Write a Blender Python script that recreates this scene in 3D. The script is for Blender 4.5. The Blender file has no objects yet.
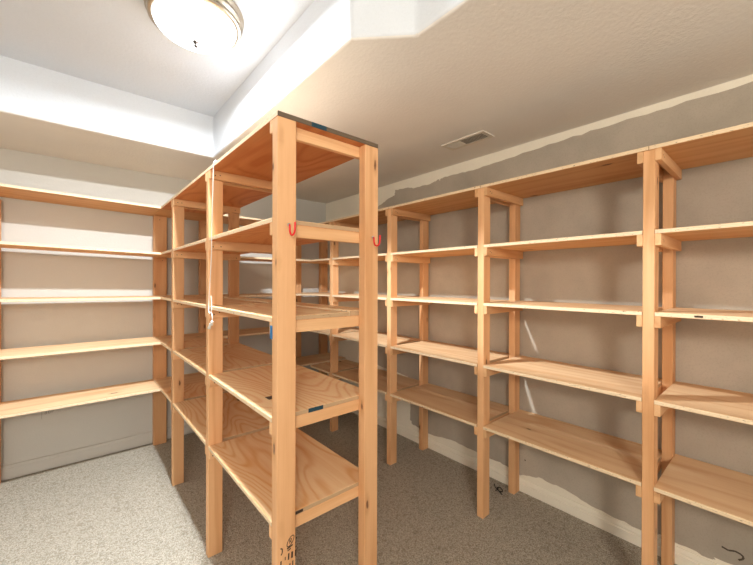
import bpy, bmesh, math, random
from mathutils import Vector
random.seed(7)
C = bpy.context.scene.collection
PI = math.pi

# ------------------------------------------------------------------ helpers
def new_obj(name, bm, mats, parent=None, loc=(0, 0, 0), smooth=False):
    bmesh.ops.recalc_face_normals(bm, faces=bm.faces)
    me = bpy.data.meshes.new(name)
    bm.to_mesh(me); bm.free()
    for m in (mats if isinstance(mats, (list, tuple)) else [mats]):
        me.materials.append(m)
    if smooth:
        for p in me.polygons: p.use_smooth = True
    o = bpy.data.objects.new(name, me)
    C.objects.link(o)
    o.location = loc
    if parent is not None: o.parent = parent
    return o

def thing(name, label, cat, loc=(0, 0, 0), group=None):
    o = bpy.data.objects.new(name, None); C.objects.link(o)
    o.empty_display_size = .1
    o.location = loc
    o['label'] = label; o['category'] = cat
    if group: o['group'] = group
    return o

def structure(o):
    o['kind'] = 'structure'
    return o

def add_box(bm, x0, x1, y0, y1, z0, z1, mi=0):
    vs = [bm.verts.new(p) for p in ((x0,y0,z0),(x1,y0,z0),(x1,y1,z0),(x0,y1,z0),(x0,y0,z1),(x1,y0,z1),(x1,y1,z1),(x0,y1,z1))]
    fs = []
    for f in ((0,1,2,3),(4,5,6,7),(0,1,5,4),(1,2,6,5),(2,3,7,6),(3,0,4,7)):
        fc = bm.faces.new([vs[i] for i in f]); fc.material_index = mi; fs.append(fc)
    return vs, fs

def board(name, x0, x1, y0, y1, z0, z1, mats, parent, bev=.0015, nails=(), nail_r=.0028, jit=0):
    """one sawn board; nails = (axis_sign, u, v) dark nail heads on a face; local origin at its centre"""
    c = Vector(((x0+x1)/2, (y0+y1)/2, (z0+z1)/2))
    bm = bmesh.new()
    add_box(bm, x0-c.x, x1-c.x, y0-c.y, y1-c.y, z0-c.z, z1-c.z)
    if bev:
        bmesh.ops.bevel(bm, geom=list(bm.edges), offset=bev, segments=1, affect='EDGES')
    for (axis, sgn, a, b) in nails:
        # disc on the face with the given normal axis, at world coords a,b
        n = 8; rim = []
        for k in range(n):
            ca, sa = nail_r*math.cos(2*PI*k/n), nail_r*math.sin(2*PI*k/n)
            if axis == 'y':
                yy = (y1 + .0004) if sgn > 0 else (y0 - .0004)
                p = (a+ca-c.x, yy-c.y, b+sa-c.z)
            elif axis == 'x':
                xx = (x1 + .0004) if sgn > 0 else (x0 - .0004)
                p = (xx-c.x, a+ca-c.y, b+sa-c.z)
            else:
                zz = (z1 + .0004) if sgn > 0 else (z0 - .0004)
                p = (a+ca-c.x, b+sa-c.y, zz-c.z)
            rim.append(bm.verts.new(p))
        f = bm.faces.new(rim); f.material_index = 1
    me_mats = mats if isinstance(mats, (list, tuple)) else [mats]
    pl = parent.location if parent is not None else Vector((0,0,0))
    o = new_obj(name, bm, list(me_mats), parent, c - Vector(pl))
    return o

def add_lathe(bm, prof, n=48, mi=0):
    rings = []
    for r, z in prof:
        if r < 1e-5: rings.append([bm.verts.new((0, 0, z))])
        else: rings.append([bm.verts.new((r*math.cos(2*PI*k/n), r*math.sin(2*PI*k/n), z)) for k in range(n)])
    for a, b in zip(rings, rings[1:]):
        for k in range(n):
            k2 = (k+1) % n
            if len(a) == 1: f = bm.faces.new((a[0], b[k], b[k2]))
            elif len(b) == 1: f = bm.faces.new((a[k], a[k2], b[0]))
            else: f = bm.faces.new((a[k], a[k2], b[k2], b[k]))
            f.material_index = mi

def add_tube(bm, pts, r, n=8, mi=0, cap=True):
    pts = [Vector(p) for p in pts]; rings = []
    up = Vector((0.13, 0.31, .94)).normalized()
    for i, p in enumerate(pts):
        t = (pts[min(i+1, len(pts)-1)] - pts[max(i-1, 0)]).normalized()
        s = t.cross(up)
        if s.length < 1e-3: s = t.cross(Vector((1, 0, 0)))
        s.normalize(); w = s.cross(t).normalized()
        rr = r[i] if isinstance(r, (list, tuple)) else r
        rings.append([bm.verts.new(p + s*rr*math.cos(2*PI*k/n) + w*rr*math.sin(2*PI*k/n)) for k in range(n)])
    for a, b in zip(rings, rings[1:]):
        for k in range(n):
            f = bm.faces.new((a[k], a[(k+1) % n], b[(k+1) % n], b[k])); f.material_index = mi
    if cap:
        for e in (rings[0], rings[-1]):
            f = bm.faces.new(e); f.material_index = mi

def smooth_path(pts, k=6):
    pts = [Vector(p) for p in pts]; out = []
    for i in range(len(pts)-1):
        p0 = pts[max(i-1, 0)]; p1 = pts[i]; p2 = pts[i+1]; p3 = pts[min(i+2, len(pts)-1)]
        for j in range(k):
            t = j/k
            out.append(.5*((2*p1) + (p2-p0)*t + (2*p0-5*p1+4*p2-p3)*t*t + (3*p1-p0-3*p2+p3)*t**3))
    out.append(pts[-1]); return out

# ------------------------------------------------------------------ materials
class NT:
    def __init__(s, name):
        s.m = bpy.data.materials.new(name); s.m.use_nodes = True
        s.t = s.m.node_tree; s.t.nodes.clear()
        s.out = s.n('ShaderNodeOutputMaterial')
    def n(s, ty, **kw):
        nd = s.t.nodes.new(ty)
        for k, v in kw.items(): setattr(nd, k, v)
        return nd
    def l(s, a, b): s.t.links.new(a, b)
    def math(s, op, a, b=None, c=None, clamp=False):
        nd = s.n('ShaderNodeMath', operation=op); nd.use_clamp = clamp
        for i, v in enumerate((a, b, c)):
            if v is None: continue
            if isinstance(v, (int, float)): nd.inputs[i].default_value = v
            else: s.l(v, nd.inputs[i])
        return nd.outputs[0]
    def vmul(s, v, k):
        nd = s.n('ShaderNodeVectorMath', operation='MULTIPLY'); s.l(v, nd.inputs[0]); nd.inputs[1].default_value = k
        return nd.outputs[0]
    def noise(s, v, scale, detail=2, rough=.5, dist=0):
        nd = s.n('ShaderNodeTexNoise'); nd.inputs['Scale'].default_value = scale
        nd.inputs['Detail'].default_value = detail; nd.inputs['Roughness'].default_value = rough
        nd.inputs['Distortion'].default_value = dist
        if v is not None: s.l(v, nd.inputs['Vector'])
        return nd.outputs['Fac']
    def mix(s, f, a, b, mode='MIX'):
        nd = s.n('ShaderNodeMix', data_type='RGBA', blend_type=mode)
        ins = [i for i in nd.inputs if i.type == 'RGBA']
        if isinstance(f, (int, float)): nd.inputs[0].default_value = f
        else: s.l(f, nd.inputs[0])
        for i, v in zip(ins, (a, b)):
            if isinstance(v, (tuple, list)): i.default_value = (*v[:3], 1)
            else: s.l(v, i)
        return [o for o in nd.outputs if o.type == 'RGBA'][0]
    def ramp(s, f, stops):
        nd = s.n('ShaderNodeValToRGB'); e = nd.color_ramp.elements
        while len(e) > 1: e.remove(e[-1])
        e[0].position = stops[0][0]; e[0].color = (*stops[0][1], 1)
        for p, c in stops[1:]:
            q = e.new(p); q.color = (*c, 1)
        s.l(f, nd.inputs[0]); return nd.outputs[0]
    def step(s, f, a, b):
        nd = s.n('ShaderNodeMapRange'); nd.interpolation_type = 'SMOOTHSTEP'
        s.l(f, nd.inputs[0]); nd.inputs[1].default_value = a; nd.inputs[2].default_value = b
        return nd.outputs[0]
    def done(s, col, rough=.6, bump=None, bstr=.2, bdist=.002, metal=0, spec=.4):
        b = s.n('ShaderNodeBsdfPrincipled')
        if isinstance(col, tuple): b.inputs['Base Color'].default_value = (*col, 1)
        else: s.l(col, b.inputs['Base Color'])
        if isinstance(rough, (int, float)): b.inputs['Roughness'].default_value = rough
        else: s.l(rough, b.inputs['Roughness'])
        b.inputs['Metallic'].default_value = metal
        b.inputs['Specular IOR Level'].default_value = spec
        if bump is not None:
            bp = s.n('ShaderNodeBump'); bp.inputs['Strength'].default_value = bstr; bp.inputs['Distance'].default_value = bdist
            s.l(bump, bp.inputs['Height']); s.l(bp.outputs[0], b.inputs['Normal'])
        s.l(b.outputs[0], s.out.inputs[0])
        return s.m

def wood(name, axis, light, dark, under=None, grimy_end_dim_top=False, rings=7, ring_amt=.5, knots=.35, ply=False, cross=7, along=.7, tint=.22, kscale=(5.0, 13), rpow=2.2):
    s = NT(name)
    tc = s.n('ShaderNodeTexCoord'); oi = s.n('ShaderNodeObjectInfo')
    rnd = oi.outputs['Random']
    off = s.n('ShaderNodeCombineXYZ')
    s.l(s.math('MULTIPLY', rnd, 37.3), off.inputs[0]); s.l(s.math('MULTIPLY', rnd, 91.7), off.inputs[1]); s.l(s.math('MULTIPLY', rnd, 53.1), off.inputs[2])
    add = s.n('ShaderNodeVectorMath', operation='ADD'); s.l(tc.outputs['Object'], add.inputs[0]); s.l(off.outputs[0], add.inputs[1])
    p = add.outputs[0]
    ax = 'XYZ'.index(axis)
    def sc(a, c): return tuple(a if i == ax else c for i in range(3))
    q = s.vmul(p, sc(along, cross))
    big = s.noise(q, 1.0, 1.5, .45, .15)
    r = s.math('SINE', s.math('MULTIPLY', big, rings*2*PI))
    r = s.math('MULTIPLY_ADD', r, .5, .5)
    r = s.math('POWER', r, rpow)
    fib = s.noise(s.vmul(p, sc(6, 260)), 1.0, 2, .6)
    fib2 = s.noise(s.vmul(p, sc(2.2, 45)), 1.0, 2, .6)
    tone = s.noise(s.vmul(p, sc(1.2, 5)), 1.0, 1, .5)
    f = s.math('MULTIPLY', r, ring_amt)
    f = s.math('MULTIPLY_ADD', s.math('SUBTRACT', fib, .5), .55, f)
    f = s.math('MULTIPLY_ADD', s.math('SUBTRACT', fib2, .5), .7, f)
    f = s.math('MULTIPLY_ADD', s.math('SUBTRACT', tone, .5), .9, f, )
    f = s.math('ADD', f, .12, clamp=True)
    col = s.mix(f, light, dark)
    # knots
    vo = s.n('ShaderNodeTexVoronoi'); vo.inputs['Scale'].default_value = 1.0
    s.l(s.vmul(p, sc(*kscale)), vo.inputs['Vector'])
    sep = s.n('ShaderNodeSeparateColor'); s.l(vo.outputs['Color'], sep.inputs[0])
    keep = s.math('LESS_THAN', sep.outputs[0], knots)
    wob = s.math('MULTIPLY_ADD', s.noise(s.vmul(p, (60, 60, 60)), 1.0, 1), .10, vo.outputs['Distance'])
    kn = s.math('MULTIPLY', keep, s.math('SUBTRACT', 1.0, s.step(wob, .13, .20)))
    halo = s.math('MULTIPLY', keep, s.math('SUBTRACT', 1.0, s.step(wob, .14, .42)))
    col = s.mix(s.math('MULTIPLY', halo, .45), col, tuple(d*.8 for d in dark))
    col = s.mix(s.math('MULTIPLY', kn, .85), col, (.10, .035, .012))
    if under:              # down-facing faces are multiplied to a darker, redder tone
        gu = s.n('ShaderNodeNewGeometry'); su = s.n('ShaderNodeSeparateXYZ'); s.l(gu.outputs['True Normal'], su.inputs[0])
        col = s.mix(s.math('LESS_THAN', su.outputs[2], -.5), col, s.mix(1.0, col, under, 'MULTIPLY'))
    # board to board variation
    v = s.math('MULTIPLY_ADD', rnd, tint, 1-tint/2)
    cc = s.n('ShaderNodeCombineColor'); s.l(v, cc.inputs[0]); s.l(s.math('POWER', v, 1.25), cc.inputs[1]); s.l(s.math('POWER', v, 1.5), cc.inputs[2])
    col = s.mix(1.0, col, cc.outputs[0], 'MULTIPLY')
    if ply:
        ge = s.n('ShaderNodeNewGeometry'); sx = s.n('ShaderNodeSeparateXYZ'); s.l(ge.outputs['True Normal'], sx.inputs[0])
        edge = s.math('LESS_THAN', s.math('ABSOLUTE', sx.outputs[2]), .5)
        so = s.n('ShaderNodeSeparateXYZ'); s.l(tc.outputs['Object'], so.inputs[0])
        pl = s.math('MULTIPLY_ADD', s.math('SINE', s.math('MULTIPLY', so.outputs[2], 2*PI/.0062)), .5, .5)
        spots = s.noise(s.vmul(p, (70, 70, 300)), 1.0, 2)
        e = s.mix(s.math('MULTIPLY', pl, .28), (.86, .68, .46), (.62, .40, .21))
        e = s.mix(s.step(spots, .64, .72), e, (.25, .14, .07))
        end_shade = s.math('GREATER_THAN', s.math('ABSOLUTE', sx.outputs[1 if axis == 'Y' else 0]), .5)  # end faces darkened: shade of the gaps between bays put into the colour
        e = s.mix(s.math('MULTIPLY', end_shade, .75), e, (.40, .23, .11))
        col = s.mix(edge, col, e)
        if grimy_end_dim_top:      # grimy front end; unseen upper face darkened to cut bounced light
            grime_dim = s.mix(s.noise(s.vmul(p, (14, 14, 14)), 1.0, 3), (.17, .12, .08), (.10, .07, .045))
            up = s.math('GREATER_THAN', sx.outputs[2], .5); fr_ = s.math('LESS_THAN', sx.outputs[1], -.5)
            col = s.mix(s.math('MAXIMUM', up, fr_), col, grime_dim)
    return s.done(col, .55, fib, .12, .001, spec=.35)

PINE_L, PINE_D = (.76, .43, .215), (.60, .28, .11)
post_wood = wood('post_pine', 'Z', PINE_L, PINE_D, None, False, 5, .45, .42, cross=9, along=.5, kscale=(6.5, 21))
cleat_wood = wood('cleat_pine', 'X', (.80, .48, .245), PINE_D, None, False, 5, .4, .05, cross=9)
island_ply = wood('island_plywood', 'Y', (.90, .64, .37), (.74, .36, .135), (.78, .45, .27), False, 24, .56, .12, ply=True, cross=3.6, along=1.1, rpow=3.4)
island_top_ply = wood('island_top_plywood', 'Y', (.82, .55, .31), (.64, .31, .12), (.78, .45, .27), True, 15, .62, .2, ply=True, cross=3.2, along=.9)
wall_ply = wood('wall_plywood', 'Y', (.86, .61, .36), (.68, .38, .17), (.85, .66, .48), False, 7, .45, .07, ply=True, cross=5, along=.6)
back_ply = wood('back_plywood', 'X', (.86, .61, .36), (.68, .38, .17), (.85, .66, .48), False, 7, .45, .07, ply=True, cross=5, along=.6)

def plain(name, col, rough=.6, **k):
    s = NT(name); return s.done(col, rough, **k)
nail_m = plain('nail_dark', (.05, .03, .02), .5)
blue_m = plain('tape_blue', (.01, .17, .42), .5)
teal_m = plain('tape_teal', (.008, .045, .07), .6)
ink_m = plain('stamp_ink', (.05, .028, .015), .8)
red_m = plain('vinyl_red', (.75, .015, .02), .3)
steel_m = plain('zinc_steel', (.6, .58, .55), .35, metal=1)
nickel_m = plain('brushed_nickel', (.46, .38, .29), .28, metal=1)
dnickel_m = plain('dark_nickel', (.16, .14, .13), .3, metal=1)
cord_m = plain('cord_white', (.82, .80, .76), .7)
black_m = plain('wire_black', (.02, .02, .02), .5)
vent_m = plain('vent_enamel', (.74, .69, .61), .45)
ventdark_m = plain('vent_dark', (.30, .26, .21), .8)

def paint(name, col, var=.05, bump_scale=90, bstr=.25, bdist=.003, mott=2.5, rough=.85, fine=.10):
    s = NT(name)
    tc = s.n('ShaderNodeTexCoord'); p = tc.outputs['Object']
    a = s.noise(p, mott, 3, .55); b = s.noise(p, 160, 2, .6)
    f = s.math('MULTIPLY_ADD', s.math('SUBTRACT', a, .5), 2.2, .5, clamp=True)
    c = s.mix(f, tuple(x*(1-var) for x in col), tuple(min(1, x*(1+var)) for x in col))
    c = s.mix(s.math('MULTIPLY', s.step(b, .45, .75), fine), c, tuple(x*.7 for x in col))
    h = s.noise(p, bump_scale, 3, .6)
    return s.done(c, rough, h, bstr, bdist, spec=.25)
white_paint = paint('paint_white', (.63, .61, .565), .02)
ceil_paint = paint('paint_ceiling', (.70, .725, .765), .02, 70, .45, .004)
low_bounce_paint = paint('ceiling_bounce_tint', (.84, .81, .77), .03, 70, .45, .004)  # same ceiling paint, a lighter and warmer copy with bounce light put in
cream_mud = paint('mud_cream', (.90, .84, .71), .05, 40)
brown_wall = paint('drywall_brown', (.47, .41, .335), .16, 120, .3, .002, 3.0, .95, .28)
base_paint = paint('baseboard_paint', (.90, .84, .71), .03, 50, .1)

def carpet():
    s = NT('carpet_flecked')
    tc = s.n('ShaderNodeTexCoord'); p = tc.outputs['Object']
    n1 = s.noise(p, 190, 3, .7, .6); n2 = s.noise(p, 85, 3, .65, .8); n3 = s.noise(p, 2.0, 2, .5); n4 = s.noise(p, 38, 2, .6, 1.0)
    c = s.mix(s.step(n1, .36, .66), (.29, .25, .185), (.71, .66, .56))
    c = s.mix(s.math('MULTIPLY', s.step(n2, .50, .70), .55), c, (.74, .70, .61))
    c = s.mix(s.math('MULTIPLY', s.step(n2, .45, .33), .65), c, (.20, .18, .14))
    c = s.mix(s.math('MULTIPLY', n3, .25), c, (.50, .445, .35))
    c = s.mix(s.math('MULTIPLY', s.step(n4, .52, .68), .4), c, (.25, .205, .14))
    vo = s.n('ShaderNodeTexVoronoi'); vo.inputs['Scale'].default_value = 170; s.l(p, vo.inputs['Vector'])
    hgt = s.math('ADD', s.math('MULTIPLY', vo.outputs['Distance'], -.6), s.math('MULTIPLY', n2, 1.2))
    return s.done(c, .97, hgt, .9, .008, spec=.1)
carpet_m = carpet()

def shade_mat():
    s = NT('lit_frosted_glass')
    em = s.n('ShaderNodeEmission'); em.inputs[0].default_value = (.85, .94, 1, 1); em.inputs[1].default_value = DOME
    tr = s.n('ShaderNodeBsdfTransparent'); tr.inputs[0].default_value = (1, 1, 1, 1)
    mx = s.n('ShaderNodeMixShader'); mx.inputs[0].default_value = .25
    s.l(tr.outputs[0], mx.inputs[1]); s.l(em.outputs[0], mx.inputs[2]); s.l(mx.outputs[0], s.out.inputs[0])
    return s.m

# ------------------------------------------------------------------ measured layout (metres)
H = 1.28                                   # camera height
XB0 = -1.30                                # left wall
XR = 2.092; YB = 3.268; YOPEN = -1.5       # right wall, back wall, open side
ZC, ZR = 2.125, 2.403                      # low ceiling, raised ceiling
T = .016                                   # plywood
LV = [1.806, 1.482, 1.167, .849, .520]     # shelf tops (island and back)
LR = [1.804, 1.481, 1.167, .832, .5015]    # shelf tops along the right wall
PW, PD = .064, .038
DOME = 8

# ------------------------------------------------------------------ setting
bm = bmesh.new(); add_box(bm, XB0-.1, XR+.1, YOPEN, YB+.1, -.05, 0)
structure(new_obj('floor', bm, carpet_m))

bm = bmesh.new()
add_box(bm, XB0-.1, XR+.1, YB, YB+.1, 0, ZR+.05)
# faint pencilled note on the plaster under the lowest shelf
def stroke(bm, pts, w, y, mi):
    for (x0, z0), (x1, z1) in zip(pts, pts[1:]):
        d = Vector((x1-x0, 0, z1-z0)); n = Vector((-d.z, 0, d.x)).normalized()*w
        vs = [bm.verts.new((x0+n.x, y, z0+n.z)), bm.verts.new((x1+n.x, y, z1+n.z)), bm.verts.new((x1-n.x, y, z1-n.z)), bm.verts.new((x0-n.x, y, z0-n.z))]
        f = bm.faces.new(vs); f.material_index = mi
y_ = YB-.0006
stroke(bm, [(-.125,.398),(-.132,.392),(-.124,.386),(-.130,.379),(-.136,.383)], .0014, y_, 1)
stroke(bm, [(-.117,.397),(-.117,.381),(-.108,.381),(-.108,.397),(-.117,.397)], .0014, y_, 1)
stroke(bm, [(-.100,.396),(-.100,.383),(-.093,.390),(-.093,.398)], .0014, y_, 1)
stroke(bm, [(-.150,.412),(-.151,.350)], .0008, y_, 1)
structure(new_obj('wall_back', bm, [white_paint, plain('pencil', (.30, .27, .25), .8)]))

bm = bmesh.new(); add_box(bm, XB0-.1, XB0, YOPEN, YB, 0, ZR+.05)
structure(new_obj('wall_left', bm, white_paint))

# right wall: cream joint compound and primer with a rough edged coat of grey-brown paint over most of it
bm = bmesh.new(); add_box(bm, XR, XR+.1, YOPEN, YB, 0, ZR+.05)
def wobble(pts, n=7, amp=.008):
    out = []
    for (a, b), (c, d) in zip(pts, pts[1:]):
        for k in range(n):
            t = k/n
            j = amp*(random.random()-.5) if k else 0
            dx, dz = c-a, d-b; L = math.hypot(dx, dz) or 1
            out.append((a+dx*t - dz/L*j, b+dz*t + dx/L*j))
    return out
upper = [(YOPEN, 2.098), (-.5, 2.10), (.09, 2.097), (.40, 2.09), (.64, 2.084), (.90, 2.078), (1.21, 2.058), (1.45, 2.052), (1.60, 2.056), (1.692, 2.053),
         (1.695, 2.040), (1.703, 2.040), (1.706, 2.051), (1.80, 2.032), (1.95, 2.035), (2.07, 2.055), (2.185, 2.063), (2.19, 2.020), (2.23, 2.012), (2.33, 1.982), (2.43, 1.945)]
side = [(2.43, 1.945), (2.44, 1.5), (2.42, 1.09), (2.60, 1.085), (2.66, 1.05), (2.66, .62), (2.62, .54), (2.40, .53), (2.02, .50), (2.0, .32), (2.0, .16), (1.97, .125)]
lower = [(1.97, .125), (1.788, .108), (1.55, .132), (1.348, .117), (1.20, .120), (1.066, .090), (.95, .128), (.83, .122), (.70, .098), (.542, .083), (.43, .081), (.36, .105), (.31, .09), (.2, .088), (.197, .10), (0, .10), (YOPEN, .10)]
poly = wobble(upper, 6, .010) + wobble(side, 6, .012) + wobble(lower, 6, .010) + [lower[-1]]
fr = [bm.verts.new((XR-.0006, a, b)) for a, b in poly]
bk = [bm.verts.new((XR+.0005, a, b)) for a, b in poly]
f = bm.faces.new(fr); f.material_index = 1
for i in range(len(fr)):
    j = (i+1) % len(fr)
    q = bm.faces.new((fr[i], fr[j], bk[j], bk[i])); q.material_index = 1
def scuff(pts, w):
    for (y0, z0), (y1, z1) in zip(pts, pts[1:]):
        d = Vector((0, y1-y0, z1-z0)); n = Vector((0, -d.z, d.y)).normalized()*w
        vs = [bm.verts.new((XR-.0012, a+n.y*s, b+n.z*s)) for (a, b, s) in ((y0, z0, 1), (y1, z1, 1), (y1, z1, -1), (y0, z0, -1))]
        q = bm.faces.new(vs); q.material_index = 2
scuff([(.175,.160),(.155,.155),(.135,.163),(.118,.160),(.110,.152),(.113,.142),(.125,.132)], .0035)
scuff([(.10,.088),(.085,.082),(.07,.085)], .005)
scuff([(1.035,.20),(1.033,.192)], .004)
structure(new_obj('wall_right', bm, [cream_mud, brown_wall, plain('scuff_dark', (.09, .07, .05), .9)]))

# ceiling: raised slab and the lower L-shaped soffit with a clipped corner, in one shell
bm = bmesh.new()
add_box(bm, XB0-.1, XR+.1, YOPEN, YB+.1, ZR, ZR+.08)
out = [(XB0-.05, YB+.05), (XR+.05, YB+.05), (XR+.05, YOPEN), (.893, YOPEN), (.893, .830), (.733, .992), (.733, 2.560), (XB0-.05, 2.560)]
lo = [bm.verts.new((x, y, ZC)) for x, y in out]; hi = [bm.verts.new((x, y, ZR+.01)) for x, y in out]
fl = bm.faces.new(lo); fl.material_index = 1; bm.faces.new(hi)
for i in range(len(lo)):
    j = (i+1) % len(lo); bm.faces.new((lo[i], lo[j], hi[j], hi[i]))
o = structure(new_obj('ceiling', bm, [ceil_paint, low_bounce_paint]))
bv = o.modifiers.new('bullnose', 'BEVEL'); bv.width = .014; bv.segments = 4; bv.limit_method = 'ANGLE'

def baseboard(name, pts, along, gap=.012, h=.085):
    # profile: (depth from wall, z)
    prof = [(0, gap), (.013, gap), (.014, gap+.046), (.0085, gap+.050), (.0085, gap+.054), (.0125, gap+.058), (.010, h-.008), (.006, h), (0, h)]
    if along == 'x': prof = [(0, gap), (.013, gap), (.012, h-.022), (.010, h-.019), (.009, h-.004), (.006, h), (0, h)]
    bm = bmesh.new(); rr = []
    for (x, y) in pts:
        rr.append([bm.verts.new((x-d, y, z) if along == 'y' else (x, y-d, z)) for d, z in prof])
    for k in range(len(prof)):
        k2 = (k+1) % len(prof); bm.faces.new((rr[0][k], rr[1][k], rr[1][k2], rr[0][k2]))
    bm.faces.new(rr[0]); bm.faces.new(rr[1])
    return structure(new_obj(name, bm, base_paint if along == 'y' else white_paint))
baseboard('baseboard_right', [(XR, YOPEN), (XR, YB-.013)], 'y', gap=.002, h=.078)
baseboard('baseboard_back', [(XB0, YB), (XR, YB)], 'x', gap=.012, h=.095)

# ------------------------------------------------------------------ island shelving
XI0, XI1 = .479, .889
IY = [1.021, 1.739, 2.497]                 # front faces of the post pairs
YLF = 2.880                                # front edge of the back wall shelves
isl = thing('shelving_unit', 'freestanding wooden shelving island in the middle with open plywood shelves on both sides', 'shelving', (XI0+.205, IY[0], 0))
ZP = LV[0]-T
posts = {}
for r, y in enumerate(IY):
    for s, x in enumerate((XI0, XI1-PW)):
        nl = [('y', -1, x+.02+random.random()*.03, z-.035+random.random()*.01) for z in LV[1:3]] if r == 0 else []
        posts[(r, s)] = board('post', x, x+PW, y, y+PD, 0, ZP, [post_wood, nail_m], isl, .002)
CW, CH = .019, .040
def cleat(unit, x0, x1, y0, y1, ztop, nailface=None, h=CH):
    nl = []
    if nailface:
        for xx in (x0+.018, x0+.045, x1-.03):
            nl.append(('y', nailface, xx+random.uniform(-.006, .006), ztop-h/2+random.uniform(-.008, .008)))
    return board('cleat', x0, x1, y0, y1, ztop-h, ztop, [cleat_wood, nail_m], unit, .001, nl)
for i, z in enumerate(LV):
    for r, y in enumerate(IY):
        if r > 0: cleat(isl, XI0, XI1, y-CW, y, z-T, -1)
        cleat(isl, XI0, XI1, y+PD, y+PD+CW, z-T, None)
    if i == 0:
        cuts = [IY[0], IY[1]+PD/2, IY[2]+PD/2, YLF-.001]
        for a, b in zip(cuts, cuts[1:]):
            board('shelf', XI0, XI1, a, b-.001, z-T, z, [island_top_ply if a < 1.1 else island_top_ply], isl, .0012)
    else:
        for a, b in ((IY[0]+PD, IY[1]), (IY[1]+PD, IY[2]), (IY[2]+PD, YLF-.001)):
            if i == 2:
                xs = XI1-.105
                board('shelf', XI0, xs-.002, a, b, z-T, z, [island_ply], isl, .0012)
                board('shelf', xs, XI1, a, b, z-T, z+.006, [island_ply], isl, .0012)
            else:
                dz = -.005 if (i == 4 and a > 1.5) else 0
                board('shelf', XI0, XI1, a, b, z-T+dz*0, z+dz*0, [island_ply], isl, .0012)
# scraps of tape
def patch(name, x0, x1, y0, y1, z0, z1, m, parent, label):
    o = board(name, x0, x1, y0, y1, z0, z1, [m], parent, 0); o['label'] = label; return o
patch('tape', XI0-.0012, XI0, IY[0]+PD-.004, IY[0]+PD+.012, 1.098, 1.140, blue_m, isl, 'bright blue tape scrap on shelf support end')
patch('tape', .598, .655, IY[0]-.0012, IY[0]-.0002, LV[0]-.0155, LV[0]-.001, teal_m, isl, 'dark teal tape scrap on top shelf edge')
patch('tape', .610, .668, IY[0]+PD-.0012, IY[0]+PD-.0002, LV[3]-T+.001, LV[3]-.001, teal_m, isl, 'dark teal tape scrap on shelf front edge')
patch('knot_hole', .545, .585, IY[0]+PD+.17, IY[0]+PD+.205, LV[3]+.0001, LV[3]+.0006, nail_m, isl, 'small dark hole in shelf board')
patch('ink_stamp', .556, .590, IY[0]+PD-.0012, IY[0]+PD-.0002, LV[4]-T+.004, LV[4]-.003, ink_m, isl, 'small black ink stamp on shelf front edge')
# lumber grade stamp near the foot of the front post
bm = bmesh.new()
def sk(pts, w=.0011): stroke(bm, pts, w, 0, 0)
cx, cz = .012, .030
ell = [(cx + .0115*math.cos(a)+.004*math.sin(a), cz + .0145*math.sin(a)+.004*math.cos(a)) for a in [2*PI*k/18 for k in range(19)]]
sk(ell, .0013)
sk([(.009,.023),(.009,.036),(.015,.037),(.015,.031),(.010,.030),(.016,.024)], .0010)
sk([(.000,.010),(.020,.015)], .0022); sk([(.002,.003),(.013,.007)], .0020)
sk([(-.022,.022),(-.016,.018),(-.016,.006),(-.020,.000)], .0018)
for x_, w_ in ((.006, .0024), (.018, .0032), (.030, .0026)):
    sk([(x_, -.006), (x_-.001, -.026)], w_)
sk([(-.006,-.012),(-.006,-.022)], .0015); sk([(.030,.030),(.034,.031)], .0022); sk([(.028,.003),(.034,.004)], .0016); sk([(-.020,-.018),(-.021,-.040)], .0022)
sk([(.010,-.040),(.010,-.052)], .002); sk([(.020,-.036),(.020,-.054)], .002)
ret = bmesh.ops.extrude_face_region(bm, geom=list(bm.faces))
bmesh.ops.translate(bm, verts=[v for v in ret['geom'] if isinstance(v, bmesh.types.BMVert)], vec=(0, .0003, 0))
p0 = posts[(0, 0)]
st = new_obj('ink_stamp', bm, ink_m, p0, (.002, -PD/2-.0006, .430-ZP/2)); st['label'] = 'dark lumber grade stamp near the foot of the post'

# ------------------------------------------------------------------ shelving along the right wall
XF, XRR = 1.681, 2.016
RY = [2.521, 1.796, 1.064, .327, -.41]
rsh = thing('shelving_unit', 'long wooden shelving unit against the brown right wall with slim front posts', 'shelving', (XF+.2, 1.2, 0))
ZPR = LR[0]-T
XE = XRR+PW
for y in RY:
    board('post', XF, XF+PW, y, y+PD, 0, ZPR, [post_wood, nail_m], rsh, .002)
    board('post', XRR, XE, y, y+PD, 0, ZPR, [post_wood, nail_m], rsh, .002)
for i, z in enumerate(LR):
    for y in RY:
        hh = .044
        board('cleat', XF-.001, XE-.002, y-CW, y, z-T-hh, z-T, [cleat_wood, nail_m], rsh, .001,
              [('y', -1, XF+.03, z-T-.02), ('y', -1, XF+.045, z-T-.026)] if i < 2 else ())
        board('cleat', XF-.001, XE-.002, y+PD, y+PD+CW, z-T-hh, z-T, [cleat_wood, nail_m], rsh, .001)
    if i == 0:
        cuts = [YLF-.001] + [y+PD/2 for y in RY[:-1]] + [RY[-1]]
        for b, a in zip(cuts, cuts[1:]):
            board('shelf', XF-.003, XE, a+.001, b, z-T, z, [wall_ply], rsh, .0012)
    else:
        spans = [(RY[0]+PD, YLF-.001)] + [(b+PD, a) for a, b in zip(RY, RY[1:])]
        for a, b in spans:
            board('shelf', XF-.003, XE, a, b, z-T, z, [wall_ply], rsh, .0012)
patch('tape', XF-.0042, XF-.0031, .19, .213, LR[2]-.011, LR[2]-.004, ink_m, rsh, 'small dark stamp on shelf front edge')

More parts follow.
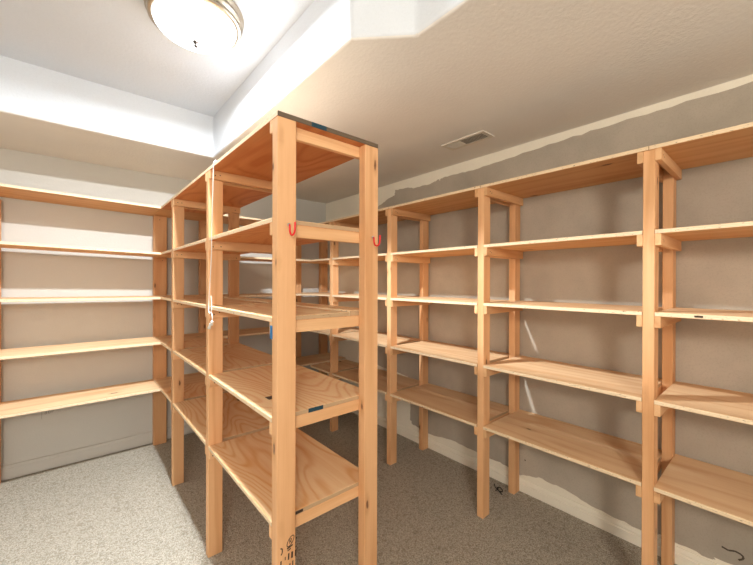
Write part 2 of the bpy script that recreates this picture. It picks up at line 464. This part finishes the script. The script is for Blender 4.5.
# ------------------------------------------------------------------ shelving along the back wall
bsh = thing('shelving_unit', 'wooden shelving along the white back wall with long plain shelves ending behind the island', 'shelving', (.4, YLF+.2, 0))
BPY0, BPY1 = 3.206, 3.254
for x0, x1 in ((-.430, -.336), (.484, .573), (.815, .889), (1.690, 1.764), (1.995, 2.078)):
    board('post', x0, x1, BPY0, BPY1, 0, ZP, [post_wood, nail_m], bsh, .002, [('y', -1, x0+.04, ZP-.03), ('y', -1, x0+.06, LV[1]-.04)])
for i, z in enumerate(LV):
    rise = (.022, .021, .009, .002, 0)[i]      # the left hand boards are not quite level
    for a, b in ((XB0+.01, .4785), (XI0+.0005, XR-.014)):
        o = board('shelf', a, b, YLF, BPY0 if i else BPY1, z-T, z, [back_ply], bsh, .0012)
        if a < 0:
            for v in o.data.vertices: v.co.z += rise*(b-(v.co.x+(a+b)/2))/.88

# ------------------------------------------------------------------ flush ceiling lamp
LX, LY = .392, 1.605
lamp = thing('ceiling_light', 'round flush ceiling light with glowing white glass dome and stepped metal ring', 'ceiling light', (LX, LY, ZR))
bm = bmesh.new()
add_lathe(bm, [(0, 0), (.185, 0), (.187, -.006), (.186, -.014), (.178, -.018), (.178, -.024), (.182, -.028), (.181, -.036), (.172, -.040), (.171, -.046), (.175, -.050), (.173, -.058), (.160, -.062), (.155, -.058), (.155, -.010), (0, -.010)], 64)
new_obj('metal_ring', bm, nickel_m, lamp, (0, 0, 0), True)
bm = bmesh.new()
R0, D0 = .157, .072
prof = [(R0*math.sin(a), -.056 - D0*math.cos(a)) for a in [PI/2*k/14 for k in range(14, -1, -1)]]
prof[-1] = (0, -.056-D0)
add_lathe(bm, prof, 64)
new_obj('glass_shade', bm, shade_mat(), lamp, (0, 0, 0), True)
bm = bmesh.new()
add_lathe(bm, [(0, 0), (.011, 0), (.013, -.003), (.011, -.007), (.005, -.009), (.005, -.012), (.008, -.016), (.0075, -.021), (.004, -.025), (0, -.026)], 20)
new_obj('finial', bm, dnickel_m, lamp, (0, 0, -.056-D0+.001), True)

# ------------------------------------------------------------------ ceiling register
vent = thing('ceiling_vent', 'small louvred air vent set in the low ceiling above the right shelves', 'air vent', (1.79, 1.250, ZC))
w, l = .058, .147
bm = bmesh.new()
for a in ((-w, w, -l, -l+.022), (-w, w, l-.022, l), (-w, -w+.020, -l+.022, l-.022), (w-.020, w, -l+.022, l-.022)):
    add_box(bm, a[0], a[1], a[2], a[3], -.006, 0)
new_obj('frame', bm, vent_m, vent)
bm = bmesh.new(); add_box(bm, -w+.018, w-.018, -l+.02, l-.02, -.0012, -.0002)
new_obj('duct_opening', bm, ventdark_m, vent)
nb = 22
for k in range(nb):
    yy = -l+.028 + (2*l-.056)*k/(nb-1)
    bm = bmesh.new(); vs, _ = add_box(bm, -w+.019, w-.019, -.0008, .0008, -.0055, 0)
    for v in vs: v.co.y += v.co.z*.7*(1 if k < nb*.55 else -1)
    new_obj('louvre', bm, vent_m, vent, (0, yy, -.0006))

# ------------------------------------------------------------------ red screw hooks
def hook(x, z, label):
    t = thing('screw_hook', label, 'hook', (x, IY[0], z), 'red vinyl screw hooks')
    bm = bmesh.new(); add_tube(bm, [(0, .004, 0), (0, -.012, 0)], .0026, 10); add_tube(bm, [(0, -.006, 0), (0, -.008, 0)], .0052, 10)
    new_obj('shank', bm, steel_m, t, (0, 0, 0), True)
    path = [(0, -.010, 0), (0, -.012, -.004), (0, -.013, -.012)]
    for k in range(9):
        a = PI*k/8
        path.append((.001*k/8, -.0285+.0155*math.cos(a), -.016-.018*math.sin(a)))
    path += [(.001, -.0445, -.008), (.001, -.045, .004)]
    bm = bmesh.new(); add_tube(bm, smooth_path(path, 4), .0030, 10)
    new_obj('vinyl_sleeve', bm, red_m, t, (0, 0, 0), True)
    return t
hook(.514, 1.457, 'red vinyl coated screw hook on the left front post of the island')
hook(.858, 1.447, 'red vinyl coated screw hook on the right front post of the island')

# ------------------------------------------------------------------ white cord hanging over the island's top edge
cord = thing('pull_cord', 'thin white cord with two white end tips hanging down the island side', 'cord', (XI0-.008, 1.65, 1.06))
cl = Vector(cord.location)
def rel(pts): return [Vector(p)-cl for p in pts]
path = [(.560, 1.70, LV[0]+.003), (.500, 1.655, LV[0]+.003), (XI0-.002, 1.646, LV[0]+.002), (XI0-.006, 1.648, LV[0]-.03), (.471, 1.652, 1.638), (.470, 1.662, 1.50), (.471, 1.668, 1.40), (.470, 1.690, 1.25),
        (.469, 1.698, 1.19), (.466, 1.690, 1.148), (.466, 1.668, 1.138), (.467, 1.652, 1.150), (.470, 1.662, 1.190), (.469, 1.668, 1.215)]
bm = bmesh.new(); add_tube(bm, smooth_path(rel(path), 8), .0018, 8)
new_obj('string', bm, cord_m, cord, (0, 0, 0), True)
bm = bmesh.new(); add_tube(bm, smooth_path(rel([(.466, 1.655, 1.147), (.466, 1.640, 1.130), (.466, 1.637, 1.104), (.466, 1.656, 1.094)]), 6), .0019, 8)
new_obj('string', bm, cord_m, cord, (0, 0, 0), True)
for (a, b) in (((.466, 1.634, 1.106), (.465, 1.648, 1.090)), ((.466, 1.656, 1.094), (.464, 1.676, 1.072))):
    A, B = rel([a, b]); d = B-A
    bm = bmesh.new(); add_tube(bm, [A, A+d*.15, A+d*.55, A+d], [.003, .0062, .0050, .0075], 12)
    new_obj('cord_tip', bm, cord_m, cord, (0, 0, 0), True)

# ------------------------------------------------------------------ bit of black wire on the carpet
wire = thing('wire_scrap', 'short kinked scrap of black wire on the carpet by a rear post', 'wire', (1.99, 1.13, 0))
pts = [(-.03, -.02, .003), (-.015, .012, .006), (.0, .03, .012), (.015, .018, .010), (.004, -.004, .006), (-.012, .002, .004), (.006, .045, .004), (.022, .062, .012)]
bm = bmesh.new(); add_tube(bm, smooth_path(pts, 6), .0028, 8)
new_obj('strand', bm, black_m, wire, (0, 0, 0), True)
bm = bmesh.new(); add_tube(bm, smooth_path([(-.022, .03, .003), (-.004, .022, .006), (.018, .036, .003)], 6), .0026, 8)
new_obj('strand', bm, black_m, wire, (0, 0, 0), True)

# ------------------------------------------------------------------ light
for bx, by, pw in ((.478, 1.62, 56), (.435, 1.58, 36)):          # the two bulbs behind the glass
    ld = bpy.data.lights.new('bulb', 'AREA'); ld.shape = 'DISK'; ld.size = .05; ld.energy = pw; ld.color = (.90, .96, 1)
    lo_ = bpy.data.objects.new('bulb', ld); C.objects.link(lo_); lo_.location = (bx, by, ZR-.088)
# added fill light behind the camera, with no fixture of its own
l2 = bpy.data.lights.new('fill_light', 'POINT'); l2.energy = 112; l2.color = (1, .93, .82); l2.shadow_soft_size = .20
lo2 = bpy.data.objects.new('fill_light', l2); C.objects.link(lo2); lo2.location = (-.95, -1.42, 1.9)
w_ = bpy.data.worlds.new('World'); bpy.context.scene.world = w_; w_.use_nodes = True
# added background fill: dim above eye level, brighter below to lift the upper walls
nt = w_.node_tree; bg = nt.nodes['Background']; bg.inputs[0].default_value = (1.0, .92, .80, 1)
tc = nt.nodes.new('ShaderNodeTexCoord'); sx = nt.nodes.new('ShaderNodeSeparateXYZ'); nt.links.new(tc.outputs['Generated'], sx.inputs[0])
mr = nt.nodes.new('ShaderNodeMapRange'); nt.links.new(sx.outputs[2], mr.inputs[0])
for i, v in ((1, .06), (2, -.12), (3, .30), (4, 1.2)): mr.inputs[i].default_value = v
nt.links.new(mr.outputs[0], bg.inputs[1])

# ------------------------------------------------------------------ camera
cd = bpy.data.cameras.new('camera'); cam = bpy.data.objects.new('camera', cd); C.objects.link(cam)
cd.sensor_width = 36; cd.sensor_fit = 'HORIZONTAL'; cd.lens = 353.58/753*36; cd.clip_start = .02
cam.location = (0, 0, H)
cam.rotation_mode = 'XYZ'
from mathutils import Matrix
yaw, pitch, roll = math.radians(-40.80), math.radians(-.13), math.radians(.156)
M = Matrix.Rotation(yaw, 4, 'Z') @ Matrix.Rotation(math.radians(90)+pitch, 4, 'X') @ Matrix.Rotation(roll, 4, 'Z')
cam.rotation_euler = M.to_euler('XYZ')
sc = bpy.context.scene
sc.camera = cam
sc.view_settings.view_transform = 'Standard'; sc.view_settings.look = 'None'; sc.view_settings.gamma = 1
sc.view_settings.exposure = .32
